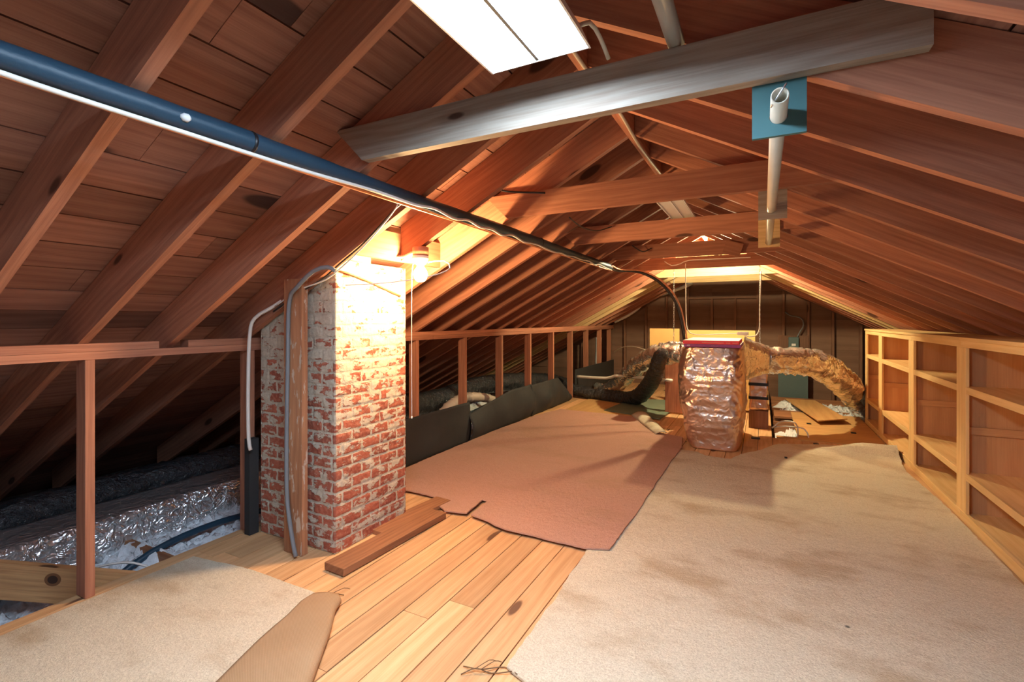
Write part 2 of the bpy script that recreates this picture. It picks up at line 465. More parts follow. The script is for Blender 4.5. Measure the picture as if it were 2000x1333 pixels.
for i, (a, b, lab) in enumerate(((YF, 1.45, 'cracked upper top plate board at the left edge, on the knee wall'), (1.60, 2.9, 'upper top plate board between two rafters just left of the chimney'), (2.91, YB-.01, 'long upper top plate board running to the end wall behind the chimney'))):
    bm = B(); box(bm, -2.985, -2.905, a, b, 1.195, 1.234)
    tag(obj('wall_plate', bm, RED), lab, 'beam')

# ---------------------------------------------------------------- floor
bm = B(); w = .1435; x = -2.99; seams = []
x0 = -.909-w*15
xs = [-2.99]
while x0 < 1.65:
    if x0 > -2.99+.05: xs.append(x0)
    x0 += w
cutx = .0
for i in range(len(xs)-1):
    a, b = xs[i], xs[i+1]
    yend = YB-.02 if b < .13 else 6.3
    y = YF-random.uniform(0, 2)
    while y < yend:
        y2 = y+random.uniform(1.6, 3.6); ya, yb = max(y, YF), min(y2, yend)
        if yb-ya > .05: box(bm, a+.0028, b-.0028, ya+.001, yb-.0015, -.022, random.uniform(-.0015, 0), (0, 1, 0))
        y = y2
struct(obj('floor', bm, PINE))
bm = B(); box(bm, -6.25, 4.9, YF, YB, -.32, -.30)
struct(obj('floor_lower', bm, DRY))
# edge joist under the floor by the knee wall
bm = B(); box(bm, -2.985, -2.945, YF, YB-.02, -.24, -.023)
struct(obj('trim_1', bm, PLANK))

# insulation
def heap(name, x0, x1, y0, y1, zf, amp, lab, res=.018, seed=0):
    bm = B(); nu = max(4, int((x1-x0)/res)); nv = max(4, int((y1-y0)/res))
    def fn(u, v):
        x = x0+(x1-x0)*u; y = y0+(y1-y0)*v
        q = V((x*7+seed, y*7, 0)); n1 = noise.noise(q*.35); n2 = abs(noise.noise(q*1.3)); n3 = noise.noise(q*4.1)
        e = min(u, 1-u, v, 1-v)*8; e = min(1, e)
        z = zf(x, y)+amp*(n1*.5+n2*.8+n3*.7+abs(noise.noise(q*9))*.9+noise.noise(q*17)*.4)*e-(1-e)*.04
        return V((x+noise.noise(q*3+V((9, 0, 0)))*.03*e, y+noise.noise(q*3+V((0, 9, 0)))*.03*e, z))
    grid(bm, nu, nv, fn)
    return tag(obj(name, bm, INSUL, smooth=True), lab, 'insulation', None, 'stuff')
heap('loose_insulation', -5.1, -3.0, -1.4, 10.3, lambda x, y: -.105+.015*math.sin(y*1.7)-.17*max(0, min(1, (1.6-y)/.3)), .06, 'white fluffy loose insulation between the joists outside the knee wall')
heap('loose_insulation', .14, 1.6, 6.32, 10.35, lambda x, y: -.17+.14*math.exp(-((x-.35)/.35)**2-((y-9.1)/.5)**2)+.1*math.exp(-((x-1.0)/.3)**2-((y-9.0)/.35)**2), .08, 'white fluffy loose insulation in the open floor bays at the far right', seed=3)
# joists
for k in range(3, 11):
    y = Y0+SP*k*0+6.45+SP*(k-3)
    if y > 10.2: break
    bm = B(); box(bm, .135, 1.62, y, y+.04, -.24, -.045 if y < 8 else -.06, (1, 0, 0))
    tag(obj('floor_joist', bm, PLANK), f'brown joist in the open floor bays behind the air handler, {ORD[k-3]} from the front', 'floor joist', 'joists in the open far bays')
for k, y in enumerate((.68, 1.60, 2.36, 3.2, 4.03, 4.87, 5.7)):
    if k in (0,): continue
    bm = B(); box(bm, -5.0, -2.99, y, y+.04, -.24, -.06, (1, 0, 0))
    tag(obj('floor_joist', bm, PLANK), ['', 'brown joist end poking from the insulation left of the chimney', 'brown joist under the foil duct just beside the chimney foot', 'buried joist outside the knee wall behind the chimney', 'buried joist outside the knee wall, near the ribbed duct', 'buried joist outside the knee wall, under the black duct', 'buried joist outside the knee wall, at the end of the black duct'][k], 'floor joist', 'joists outside the knee wall')
bm = B(); beam(bm, (-3.535, .985, .012), (-3.0, 1.375, -.103), .185, .038)
jb = tag(obj('joist_board', bm, wood('orange_pine', (.78, .42, .18), (.5, .22, .085), ks=(2.2, 6), kdens=.9)), 'orange pine board with one big dark knot behind the nearest stud, lower left', 'board')
jd = V((-3.0+3.535, 1.375-.985, -.103-.012)).normalized(); js = jd.cross(V((0, 0, 1))).normalized(); ju = js.cross(jd).normalized()
jc = V((-3.535, .985, .012))+js*.0192
kd = ray(103, 1133); kt = (jc-V((0, 0, H))).dot(js)/kd.dot(js); kc = V((0, 0, H))+kd*kt
for rr, mat, zz in ((.034, wood('knot_ring', (.34, .15, .06), (.22, .09, .04), kdens=0), .0004), (.021, plain('knot_core', (.07, .03, .015), .8), .0010)):
    bm = B(); bm.faces.new([bm.verts.new(kc+js*zz+jd*rr*1.15*math.cos(2*math.pi*k/28)+ju*rr*math.sin(2*math.pi*k/28)) for k in range(28)]); obj('knot', bm, mat, jb)

# ---------------------------------------------------------------- gable end wall
bm = B()
ys = YB
def gtop(x): return (zl(x) if x < RX else zr(x))+RD-.01
xcols = [-6.1, -5.2, -4.4, -3.6, -2.64, -2.19, -1.77, -1.348, -.9, -.48, -.09, .343, .739, 1.119, 1.53, 2.2, 3.0, 3.9, 4.8]
for a, b in zip(xcols, xcols[1:]):
    z = -.3
    while z < 2.7:
        z2 = z+.55
        for (aa, bb) in (((a, b),) if not (a < RX < b) else ((a, RX), (RX, b))):
            zt1, zt2 = min(z2, gtop(aa)), min(z2, gtop(bb))
            if zt1 <= z+.001 and zt2 <= z+.001: continue
            zt1 = max(zt1, z+.0005); zt2 = max(zt2, z+.0005)
            prism(bm, [(aa, ys, z+.001), (bb, ys, z+.001), (bb, ys, zt2-.002 if zt2-.002 > z+.001 else z+.0015), (aa, ys, zt1-.002 if zt1-.002 > z+.001 else z+.0015)], (0, .02, 0), (1, 0, 0))
        z = z2
prism(bm, [(-6.1, ys+.0205, -.3), (4.8, ys+.0205, -.3), (4.8, ys+.0205, gtop(4.8)), (RX, ys+.0205, gtop(RX)), (-6.1, ys+.0205, gtop(-6.1))], (0, .02, 0), (1, 0, 0))  # unseen backing sheet, added to stop world light leaking through the panel gaps
wb = struct(obj('wall_back', bm, FIBRE))
for x in xcols[1:-1]:
    if x < -4 or x > 2.5: continue
    bm = B(); lo = -.2; hi = gtop(x)-.2
    if x in (-.9, -.48): hi = 1.765
    if x == RX: continue
    box(bm, x-.02, x+.02, ys-.085, ys-.001, lo, hi, (0, 0, 1)); obj('stud', bm, DARKST, wb)
bm = B(); box(bm, -1.33, -.11, ys-.08, ys-.001, 1.766, 1.80, (1, 0, 0)); obj('blocking', bm, DARKST, wb)
bm = B(); box(bm, -2.94, 2.2, ys-.085, ys-.001, -.22, -.18, (1, 0, 0)); obj('sill_board', bm, DARKST, wb)

bm = B(); box(bm, .25, .74, ys-.105, ys-.086, .70, 1.06, (0, 0, 1))
tag(obj('backing_board', bm, DARKST), 'brown backing board on the end wall behind the electrical box', 'board')
eb = thing('electrical_box', (.5, ys-.15, .85), 'dark grey electrical box with a white label high on the end wall', 'electrical box')
bm = B(); box(bm, .42, .585, ys-.17, ys-.106, .82, 1.03); obj('box_body', bm, SLATE, eb, bevel=.006)
bm = B(); box(bm, .47, .535, ys-.173, ys-.1702, .87, .91); obj('sticker', bm, WHITE, eb)
bm = B(); tube(bm, [(.56, ys-.13, 1.03), (.6, ys-.12, 1.12), (.66, ys-.12, 1.25), (.62, ys-.11, 1.38), (.45, ys-.1, 1.43), (.365, ys-.1, 1.5)], .012, 8)
tag(obj('flexible_conduit', bm, CABLEG), 'dark curved conduit rising from the electrical box on the end wall', 'conduit')
bm = B(); beam(bm, (.25, ys-.26, .12), (.72, ys-.26, .12), .62, .03)
tag(obj('leaning_panel', bm, SLATE), 'blue-grey panel standing against the end wall below the right foil duct', 'panel')

# ---------------------------------------------------------------- shelving units
def shelf_unit(y0, y1, lab):
    X0, X1, Z1 = 1.19, 1.535, 1.232
    t = thing('shelf_unit', (X0, (y0+y1)/2, 0), lab, 'shelf', 'built-in shelf units along the right side')
    g = .001
    bm = B(); box(bm, X0+.02, X1-.012, y0+g, y0+.02, .002, 1.19, (0, 0, 1)); obj('side_panel', bm, SHELFP, t)
    bm = B(); box(bm, X0+.02, X1-.012, y1-.02, y1-g, .002, 1.19, (0, 0, 1)); obj('side_panel', bm, SHELFP, t)
    bm = B(); box(bm, X1-.011, X1, y0+g, y1-g, .002, 1.19, (0, 0, 1)); obj('back_panel', bm, SHELFP, t)
    for a, b in ((y0+g, y0+.085), (y1-.085, y1-g)):
        bm = B(); box(bm, X0, X0+.019, a, b, .002, 1.165, (0, 0, 1)); obj('stile', bm, SHELF, t, bevel=.0015)
    bm = B(); box(bm, X0, X0+.019, y0+g, y1-g, 1.1655, 1.21); obj('top_rail', bm, SHELF, t, bevel=.0015)
    bm = B(); box(bm, X0-.01, X1, y0+g, y1-g, 1.2105, Z1); obj('top_board', bm, SHELF, t)
    bm = B(); box(bm, X0-.004, X0+.019, y0+g, y1-g, .002, .065); obj('bottom_rail', bm, SHELF, t, bevel=.0015)
    for z in (.055, .33, .905):
        bm = B(); box(bm, X0+.0195, X1-.012, y0+.021, y1-.021, z-.02, z); s = obj('shelf_board', bm, SHELF, t)
        if z > .1:
            bm = B(); box(bm, X0+.001, X0+.0193, y0+.086, y1-.086, z-.045, z+.001); obj('edge_strip', bm, SHELF, s, bevel=.0015)
    for yy in ((y0+.0205, y0+.038), (y1-.038, y1-.0205)):
        bm = B(); box(bm, X0+.022, X1-.015, yy[0], yy[1], .585, .635); obj('cleat', bm, SHELFP, t)
    return t
shelf_unit(3.05, 4.305, 'wooden shelf unit nearest the camera, cut by the right edge of the photo')
shelf_unit(4.305, 5.55, 'orange pine shelf unit, second from the camera, with its corner by the carpet fold')
shelf_unit(5.55, 6.85, 'yellow lit pine shelf unit, third from the camera, beside the far plywood floor')
shelf_unit(6.85, 7.754, 'narrow yellow end shelf unit farthest from the camera, next to the foil duct')

# ---------------------------------------------------------------- chimney
CHX0, CHX1, CHY0, CHY1 = -2.836, -2.178, 1.998, 2.62
ch = thing('brick_chimney', ((CHX0+CHX1)/2, (CHY0+CHY1)/2, 0), 'old red brick chimney with smeared white mortar rising through the left roof slope', 'chimney')
bm = B()
def ctop(x): return min(1.70, zl(x)+RD-.012)
def rec(u, v):
    r = math.floor(v/.0693); uu = u+(.079 if r % 2 == 0 else 0); fu = (uu/.158) % 1*.158; fv = (v/.0693) % 1*.0693
    m_ = min(fu, .158-fu, fv, .0693-fv)
    return -.006*max(0, 1-m_/.009)
def cface(fn, nrm, wdt, topf, uoff):
    nu = int(wdt/.009); nv = 190
    def g(u, v):
        top = topf(u); z = v*top
        n1 = noise.noise(V((u*wdt*14+uoff, z*14, 3)))*.004+noise.noise(V((u*wdt*45+uoff, z*45, 3)))*.004
        e = min(1, min(u, 1-u)*wdt/.012)
        return fn(u, z)+V(nrm)*((rec(u*wdt+uoff, z)+n1)*e-.005*(1-e))+V((0, 0, 0))
    grid(bm, nu, nv, g, lambda u, v: (u*wdt+uoff, v*topf(u)))
WX = CHX1-CHX0; WY = CHY1-CHY0
cface(lambda u, z: V((CHX0+u*WX, CHY0, z)), (0, -1, 0), WX, lambda u: ctop(CHX0+u*WX), 0)
cface(lambda u, z: V((CHX1, CHY0+u*WY, z)), (1, 0, 0), WY, lambda u: ctop(CHX1), WX)
cface(lambda u, z: V((CHX1-u*WX, CHY1, z)), (0, 1, 0), WX, lambda u: ctop(CHX1-u*WX), WX+WY)
cface(lambda u, z: V((CHX0, CHY1-u*WY, z)), (-1, 0, 0), WY, lambda u: ctop(CHX0), 3)
grid(bm, 12, 6, lambda u, v: V((CHX0+u*WX, CHY0+v*WY, ctop(CHX0+u*WX)-.001)), lambda u, v: (u*WX, v*WY))
bmesh.ops.remove_doubles(bm, verts=bm.verts, dist=.0015)
obj('brick_stack', bm, BRICK, ch)
bm = B(); lathe(bm, [(.135, 1.68), (.135, 1.9), (.12, 1.93)], (-2.34, 2.26, 0), 20); obj('flue_pipe', bm, CLAY, ch)

bm = B(); box(bm, -2.48, -2.33, 1.896, 1.936, .001, 1.585, (0, 0, 1))
tag(obj('wooden_post', bm, wood('stained_post', (.52, .25, .12), (.33, .13, .06), stain=.6, splash=.7)), 'tall plaster-splashed wooden post standing against the front of the brick chimney', 'post')
bm = B(); tube(bm, [aY(655, 530, 1.9), aY(640, 522, 1.88), aY(612, 530, 1.86), aY(580, 562, 1.86), (-2.415, 1.88, 1.45), (-2.43, 1.882, 1.1), (-2.44, 1.882, .6), (-2.43, 1.88, .3), (-2.37, 1.87, .08), (-2.34, 1.865, .012)], .012, 8)
tag(obj('grey_cable', bm, CABLEG), 'grey cable stapled down the plaster-splashed post at the chimney', 'cable')
bm = B(); tube(bm, [(-2.5, 1.99-.02, 1.51), (-2.62, 1.93, 1.43), (-2.75, 1.9, 1.36), (-2.80, 1.9, 1.25), (-2.815, 1.9, .9), (-2.81, 1.9, .62), (-2.79, 1.9, .55)], .011, 8)
tag(obj('white_cable', bm, CABLE), 'white cable hanging down just left of the brick chimney', 'cable')
bm = B(); box(bm, -2.895, -2.845, 1.93, 1.992, .001, .60)
tag(obj('black_felt_strip', bm, FELT), 'narrow black strip standing between the stud and the left side of the chimney', 'strip')

# plank on the floor beside the chimney
bm = B(); beam(bm, (-2.02, 1.845, .0255), (-1.99+.01, 2.71, .0255), .15, .04, (1, 0, 0))
bmesh.ops.recalc_face_normals(bm, faces=bm.faces)
tag(obj('loose_plank', bm, PLANK, bevel=.002), 'thick brown plank lying on the floor along the foot of the chimney', 'plank')
bm = B(); beam(bm, (-2.16, 2.30, .015), (-2.00-.1, 2.95, .015), .14, .028, (1, 0, 0))
tag(obj('loose_plank', bm, PLANK, bevel=.002), 'second loose plank, half covered, between the chimney and the salmon carpet', 'plank')

# ---------------------------------------------------------------- bulb fixture
bx, by, bz = -1.85, 2.36, 1.63
lf = thing('bulb_lamp', (bx, by, zl(bx)), 'glowing bare bulb in a white porcelain holder beside the top of the chimney', 'lamp')
bm = B(); lathe(bm, [(.05, 0), (.05, .045), (.045, .05)], (bx, by, zl(bx)-.052), 12); obj('junction_box', bm, plain('painted_box', (.5, .2, .1), .5), lf)
bm = B(); lathe(bm, [(.022, 0), (.035, .012), (.05, .04), (.05, .055)], (bx, by, bz+.052), 16); obj('lamp_holder', bm, WHITE, lf)
bm = B(); lathe(bm, [(.004, -.05), (.022, -.046), (.036, -.03), (.043, -.005), (.037, .018), (.022, .04), (.016, .052)], (bx, by, bz), 18); obj('bulb', bm, BULBM, lf)
bm = B(); tube(bm, [(bx-.035, by-.02, bz+.06), (bx-.05, by-.02, bz), (bx-.052, by-.02, 1.2), (bx-.05, by-.02, .76)], .0022, 6); obj('pull_cord', bm, CABLE, lf)
bm = B(); lathe(bm, [(.003, 0), (.006, .006), (.003, .014)], (bx-.05, by-.02, .747), 8); obj('cord_end', bm, WHITE, lf)
bm = B(); tube(bm, [(bx-.05, by, zl(bx)-.03), (-2.0, 2.33, 1.735), (-2.15, 2.15, 1.75), (-2.25, 2.02, 1.72)], .011, 8, step=.006, ribs=.18, riblen=.014)
tag(obj('armoured_cable', bm, STEEL), 'ribbed metal cable from the chimney top to the bulb holder', 'cable')
bm = B(); tube(bm, [(bx, by+.02, zl(bx)-.02), (-1.87, 2.44, 1.86), (-1.98, 2.42, 1.93), (-2.1, 2.36, 1.93)], .005, 6)
tag(obj('arched_wire', bm, CABLE), 'pale wire arching over the bulb holder from the roof boards', 'cable')
bm = B(); tube(bm, [(bx+.04, by+.02, bz+.07), (-1.72, 2.42, bz+.08), (-1.66, 2.40, bz+.03), (-1.75, 2.33, bz-.02), (-1.95, 2.2, bz-.06), (-2.15, 2.05, bz-.08)], .004, 6)
tag(obj('looped_wire', bm, CABLE), 'thin pale wire looping around behind the glowing bulb', 'cable')
# wires on rafter
def wire(name, pts, r, mat, lab, step=.04):
    bm = B(); tube(bm, pts, r, 6, step=step); return tag(obj(name, bm, mat), lab, 'cable')
wire('dark_cable', [(-2.62, 1.93, 1.40), (-2.40, 1.925, 1.50), (-2.2, 1.92, 1.575), (-2.05, 1.92, 1.66), (-1.85, 1.9, 1.76), (-1.6, 1.85, 1.90), (-1.52, 1.8, 1.90)], .005, CABLEB, 'dark cable running up the rafter in front of the chimney to the black pipe')
wire('white_cable', [(-2.6, 1.925, 1.43), (-2.38, 1.915, 1.52), (-2.2, 1.91, 1.56), (-2.1, 1.915, 1.6), (-1.85, 1.89, 1.735), (-1.62, 1.84, 1.87), (-1.53, 1.78, 1.895)], .004, CABLE, 'white cable beside the dark one, climbing the rafter in front of the chimney')
wire('brown_cable', [(-2.30, 1.985, 1.62), (-2.168, 2.03, 1.63), (-2.165, 2.2, 1.60), (-2.165, 2.4, 1.55), (-2.168, 2.55, 1.51)], .006, plain('brown_cable', (.3, .16, .06), .5), 'brown cable sagging across the bright top of the chimney')

bx2, by2, bz2 = -.5, 6.95, 2.27
l2 = thing('ridge_bulb_lamp', (bx2, by2, 2.33), 'lit bare bulb high at the ridge, mostly hidden behind the fourth collar tie', 'lamp')
bm = B(); lathe(bm, [(.02, 0), (.035, .012), (.05, .03), (.055, .05)], (bx2, by2, bz2+.052), 16); obj('lamp_holder', bm, WHITE, l2)
bm = B(); lathe(bm, [(.004, -.037), (.02, -.034), (.031, -.02), (.036, 0), (.03, .02), (.018, .04), (.014, .052)], (bx2, by2, bz2), 18); obj('bulb', bm, BULB2M, l2)
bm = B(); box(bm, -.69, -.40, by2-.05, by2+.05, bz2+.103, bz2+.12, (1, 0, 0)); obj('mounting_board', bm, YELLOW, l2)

# ---------------------------------------------------------------- long black pipe along the left slope
PX, PZ = -1.50, 1.935
ap = thing('insulated_pipe', (PX, 2.0, PZ), 'long black foam-covered pipe running under the left rafters from the top left', 'pipe')
bm = B(); tube(bm, [(PX, -.9, PZ), (PX, 0, PZ), (PX, 1, PZ), (PX-.01, 2, PZ-.003), (PX, 3, PZ), (PX, 4, PZ-.004), (PX, 5.25, PZ)], .034, 16, step=.1, rough=.003); obj('foam_sleeve', bm, FOAM, ap, smooth=True)
for y in (1.02, 3.35):
    bm = B(); lathe(bm, [(.036, -.006), (.038, 0), (.036, .006)], (PX, y, PZ), 16, 'Y'); obj('tie_wrap', bm, TAPE, ap)
bm = B(); lathe(bm, [(.004, -.014), (.011, -.006), (.012, .006), (.004, .014)], (PX+.034, .80, PZ-.006), 10, 'Y'); obj('white_clip', bm, WHITE, ap)
bm = B(); pts = [(PX+.0, 5.2, PZ), (PX+.02, 5.5, PZ-.02)]+[aY(a, b, c) for a, b, c in ((1245, 531, 5.7), (1280, 546, 5.75), (1306, 570, 5.8), (1324, 602, 5.85), (1334, 645, 5.88), (1337, 670, 5.9))]
tube(bm, pts, .016, 10); tag(obj('black_hose', bm, CABLEB), 'black hose curving down from the end of the pipe to the air handler', 'hose')
bm = B(); tube(bm, [V(p)+V((.028, -.005, .012)) for p in pts], .009, 8); tag(obj('copper_pipe', bm, COPPER), 'thin copper pipe curving down beside the black hose to the air handler', 'pipe')
bm = B(); p = []
y = -.9
i = 0
while y < 5.3:
    p.append((PX+.036+random.uniform(-.004, .012), y, PZ-.030+random.uniform(-.022, .004))); y += random.uniform(.09, .2) if y > 1.6 else random.uniform(.25, .42)
tube(bm, p, .0065, 6, step=.03); tag(obj('white_cable', bm, CABLE), 'wavy white cable strapped under the long black pipe', 'cable')
bm = B(); tube(bm, [(PX+.005, -.9, PZ-.042), (PX+.01, 1, PZ-.044), (PX+.005, 3, PZ-.042), (PX+.01, 5.2, PZ-.042)], .007, 6, step=.1); tag(obj('thin_copper_line', bm, COPPER), 'thin copper line taped along the underside of the black pipe', 'pipe')
wire('dark_cable', [aY(885, 345, 2.34), aY(905, 343, 2.42), aY(940, 360, 2.5), aY(990, 374, 2.6), aY(1065, 377, 2.70)], .006, CABLEB, 'black cable drooping from a left rafter to the second collar tie')
wire('dark_cable', [aY(1112, 425, 3.2), aY(1135, 443, 3.5), aY(1165, 451, 3.8), aY(1195, 443, 3.96)], .005, CABLEB, 'short black cable drooping between second and third collar ties')
wire('dark_cable', [aY(1235, 480, 5.0), aY(1255, 492, 5.1), aY(1272, 485, 5.22)], .006, CABLEB, 'small black cable loop hanging at the fourth collar tie')
wire('ridge_cable', [(RX+.03, 1.3, RZ-.035), (RX+.028, 1.9, RZ-.045), (RX+.032, 2.4, RZ-.03), (RX+.026, 2.9, RZ-.05), (RX+.03, 3.6, RZ-.04)], .009, CREAM, 'pale cable running along the ridge board behind the nearest collar tie')
wire('fixture_cord', [(-.46, 1.26, 2.15), (-.44, 1.33, 2.2), (-.43, 1.4, 2.19), (-.425, 1.47, 2.16)], .007, CREAM, 'short pale cord between the lit ceiling fixture and the grey collar tie')

# ---------------------------------------------------------------- ceiling light fixtures
def troffer(x0, x1, y0, y1, z, lab, lit):
    t = thing('ceiling_light', ((x0+x1)/2, (y0+y1)/2, z), lab, 'ceiling light')
    h = .07
    bm = B()
    prism(bm, [(x0, y0, z), (x0+.03, y0, z+h), (x1-.03, y0, z+h), (x1, y0, z), (x1-.006, y0, z), (x1-.034, y0, z+h-.006), (x0+.034, y0, z+h-.006), (x0+.006, y0, z)], (0, y1-y0, 0))
    obj('housing', bm, WHITE, t)
    for a, b in ((y0, y0+.004), (y1-.004, y1)):
        bm = B(); prism(bm, [(x0+.006, a+.0001, z+.001), (x1-.006, a+.0001, z+.001), (x1-.035, a+.0001, z+h-.007), (x0+.035, a+.0001, z+h-.007)], (0, b-a-.0002, 0)); obj('end_cap', bm, WHITE, t)
    xm = (x0+x1)/2
    for a, b in ((x0+.012, xm-.006), (xm+.006, x1-.012)):
        bm = B(); box(bm, a, b, y0+.012, y1-.012, z+.006, z+.010)
        obj('diffuser', bm, TUBE1 if lit else plain('white_lens', (.72, .76, .72), .3), t)
    bm = B(); box(bm, xm-.005, xm+.005, y0+.01, y1-.01, z, z+.012); obj('divider', bm, CABLEG if lit else WHITE, t)
    bm = B()
    return t
troffer(-.735, -.421, .05, 1.287, 2.10, 'large glowing white two-lens fluorescent fixture at the top of the photo', True)
troffer(-.655, -.475, 3.15, 4.35, 2.16, 'unlit white fixture glimpsed between the second and third collar ties', False)

# pole on tie
bm = B(); tube(bm, [(-.23, -.4, 2.176), (-.23, 1.515, 2.176)], .0245, 18, smooth=False); tag(obj('round_pole', bm, plain('grey_pole', (.5, .5, .46), .5, var=.3), smooth=True), 'pale round pole at the top, its end resting on the grey collar tie', 'pole')
# hanging rod with three boards
ro = thing('hanging_rod', (.038, 1.4, 1.9), 'long cream rod with an open end pushed through three hanging square boards', 'rod')
bm = B()
rz = 1.912; seg = 20
def ringp(r, y): return [bm.verts.new((.038+r*math.cos(2*math.pi*k/seg), y, rz+r*math.sin(2*math.pi*k/seg))) for k in range(seg)]
A, Bq, Cq, D = ringp(.021, 1.385), ringp(.021, 4.1), ringp(.017, 1.385), ringp(.017, 1.9)
for q1, q2 in ((A, Bq), (Cq, A), (D, Cq)):
    for k in range(seg): bm.faces.new((q1[k], q1[(k+1) % seg], q2[(k+1) % seg], q2[k]))
bm.faces.new(Bq); bm.faces.new(D[::-1]); bmesh.ops.recalc_face_normals(bm, faces=bm.faces)
obj('rod_tube', bm, CREAM, ro, smooth=True)
bm = B(); tube(bm, [(.052, 1.375, rz+.024), (.03, 1.392, rz-.004), (.018, 1.405, rz-.018)], .0022, 6); obj('pin', bm, STEEL, ro)
def sqboard(x0, x1, y, z0, z1, mat, lab):
    bm = B(); r = .0225; cx, cz = .038, rz; n = 24
    # square with a round hole, front and back
    out = []; inn = []
    corners = [(x1, z0), (x1, z1), (x0, z1), (x0, z0)]
    def sq(a):
        c, s = math.cos(a), math.sin(a); t = 9
        if c > 1e-6: t = min(t, (x1-cx)/c)
        if c < -1e-6: t = min(t, (x0-cx)/c)
        if s > 1e-6: t = min(t, (z1-cz)/s)
        if s < -1e-6: t = min(t, (z0-cz)/s)
        return cx+c*t, cz+s*t
    angs = sorted([2*math.pi*k/n for k in range(n)]+[math.atan2(c[1]-cz, c[0]-cx) % (2*math.pi) for c in corners])
    loops = []
    for yy in (y, y+.014):
        o_ = [bm.verts.new((*[sq(a)[0]], yy, sq(a)[1])) for a in angs]; i_ = [bm.verts.new((cx+r*math.cos(a), yy, cz+r*math.sin(a))) for a in angs]
        loops.append((o_, i_))
    m_ = len(angs); fs = []
    for k in range(m_):
        j = (k+1) % m_
        for (o_, i_) in loops: fs.append(bm.faces.new((o_[k], o_[j], i_[j], i_[k])))
        fs.append(bm.faces.new((loops[0][0][k], loops[0][0][j], loops[1][0][j], loops[1][0][k])))
        fs.append(bm.faces.new((loops[0][1][k], loops[0][1][j], loops[1][1][j], loops[1][1][k])))
    bmesh.ops.recalc_face_normals(bm, faces=fs); uvf(bm, fs, (1, 0, 0))
    return tag(obj('square_board', bm, mat), lab, 'board', 'square boards holding the rod')
sqboard(-.027, .105, 1.521, 1.858, 2.03, TEAL, 'blue-green square board with the rod end, hanging behind the grey collar tie')
sqboard(-.021, .108, 2.778, 1.861, 2.03, GREYW, 'greyish square board on the rod at the second collar tie')
sqboard(-.03, .109, 3.975, 1.878, 2.10, YELLOW, 'knotty yellow-brown square board at the far end of the rod')
bm = B(); beam(bm, aY(1415, 482, 5.19), aY(1448, 490, 5.19), .13, .02); tag(obj('wood_block', bm, RED), 'small tilted wood block hanging in front of the fourth collar tie', 'board')

# ---------------------------------------------------------------- carpets
def inset_fn(poly):
    return poly
def polyflat(name, pts, mat, z, th, jag, fz=None, parent=None, cell=.12, sd=0):
    pts = [V((p[0], p[1], 0)) for p in pts]; out = []
    for i, p in enumerate(pts):
        q = pts[(i+1) % len(pts)]; n = max(1, int((q-p).length/.035)); d = (q-p); s = V((-d.y, d.x, 0)).normalized()
        for k in range(n):
            t = k/n; w_ = 0 if k == 0 else jag*(noise.noise(V((p+d*t)*6)+V((sd, 0, 5)))+.5*noise.noise(V((p+d*t)*30)))
            out.append(p+d*t+s*w_)
    bm = B(); f = bm.faces.new([bm.verts.new((p.x, p.y, z+th)) for p in out])
    f.normal_update()
    if f.normal.z < 0: f.normal_flip()
    r = bmesh.ops.extrude_face_region(bm, geom=[f]); vs = [g for g in r['geom'] if isinstance(g, bmesh.types.BMVert)]
    # the extruded copy becomes the underside
    for v_ in vs: v_.co.z -= th*.85
    bmesh.ops.recalc_face_normals(bm, faces=bm.faces)
    xs_ = [p.x for p in out]; ys_ = [p.y for p in out]
    for ax, lo, hi in ((0, min(xs_), max(xs_)), (1, min(ys_), max(ys_))):
        c = lo+cell
        while c < hi:
            co = [0, 0, 0]; no = [0, 0, 0]; co[ax] = c; no[ax] = 1
            bmesh.ops.bisect_plane(bm, geom=bm.verts[:]+bm.edges[:]+bm.faces[:], plane_co=co, plane_no=no); c += cell
    if fz:
        for v_ in bm.verts: v_.co.z += fz(v_.co.x, v_.co.y)
    big = [f for f in bm.faces if len(f.verts) > 4]; bmesh.ops.triangulate(bm, faces=big)
    return obj(name, bm, mat, parent)
def ripple(x, y): return .004*(1+noise.noise(V((x*2.2, y*2.2, 0))))
# near-left carpet with folded edge
A1 = aZ(657, 1190); A2 = aZ(605, 1333); 
dirf = (A2-A1).normalized()
A3 = A1+dirf*2.4
ca = thing('carpet', (-2.3, .8, 0), 'off-white carpet remnant at the lower left with its edge folded over', 'carpet')
polyflat('pile', [(-2.862, -1.45), (-2.855, 1.60), (-2.42, 1.655), (-1.80, 1.66), (A1.x-.02, A1.y+.01), (A3.x-.01, A3.y)], CARP, .001, .012, .006, lambda x, y: .003*(1+noise.noise(V((x*3, y*3, 0)))), ca)
bm = B()
tip0 = V((-1.80, 1.655, 0))
ins = [aZ(613, 1172), aZ(590, 1186), aZ(562, 1215), aZ(535, 1238), aZ(506, 1264), aZ(470, 1300), aZ(438, 1333)]
edge_in = [V((p.x, p.y, 0)) for p in ins]; e_dir = (edge_in[-1]-edge_in[-3]).normalized()
edge_in += [edge_in[-1]+e_dir*.6, edge_in[-1]+e_dir*1.6]
n = 60
def lerp_poly(P_, t):
    L_ = [0]
    for i in range(1, len(P_)): L_.append(L_[-1]+(P_[i]-P_[i-1]).length)
    s = t*L_[-1]; j = 0
    while j < len(L_)-2 and L_[j+1] < s: j += 1
    return P_[j].lerp(P_[j+1], (s-L_[j])/max(1e-6, L_[j+1]-L_[j]))
outer = [tip0+V((.0, .0, 0)), V((A1.x-.01, A1.y+.012, 0)), V((A1.x+.02, A1.y-.05, 0)), V(A1+dirf*.2), V(A1+dirf*.6), V(A1+dirf*1.2), V(A3)]
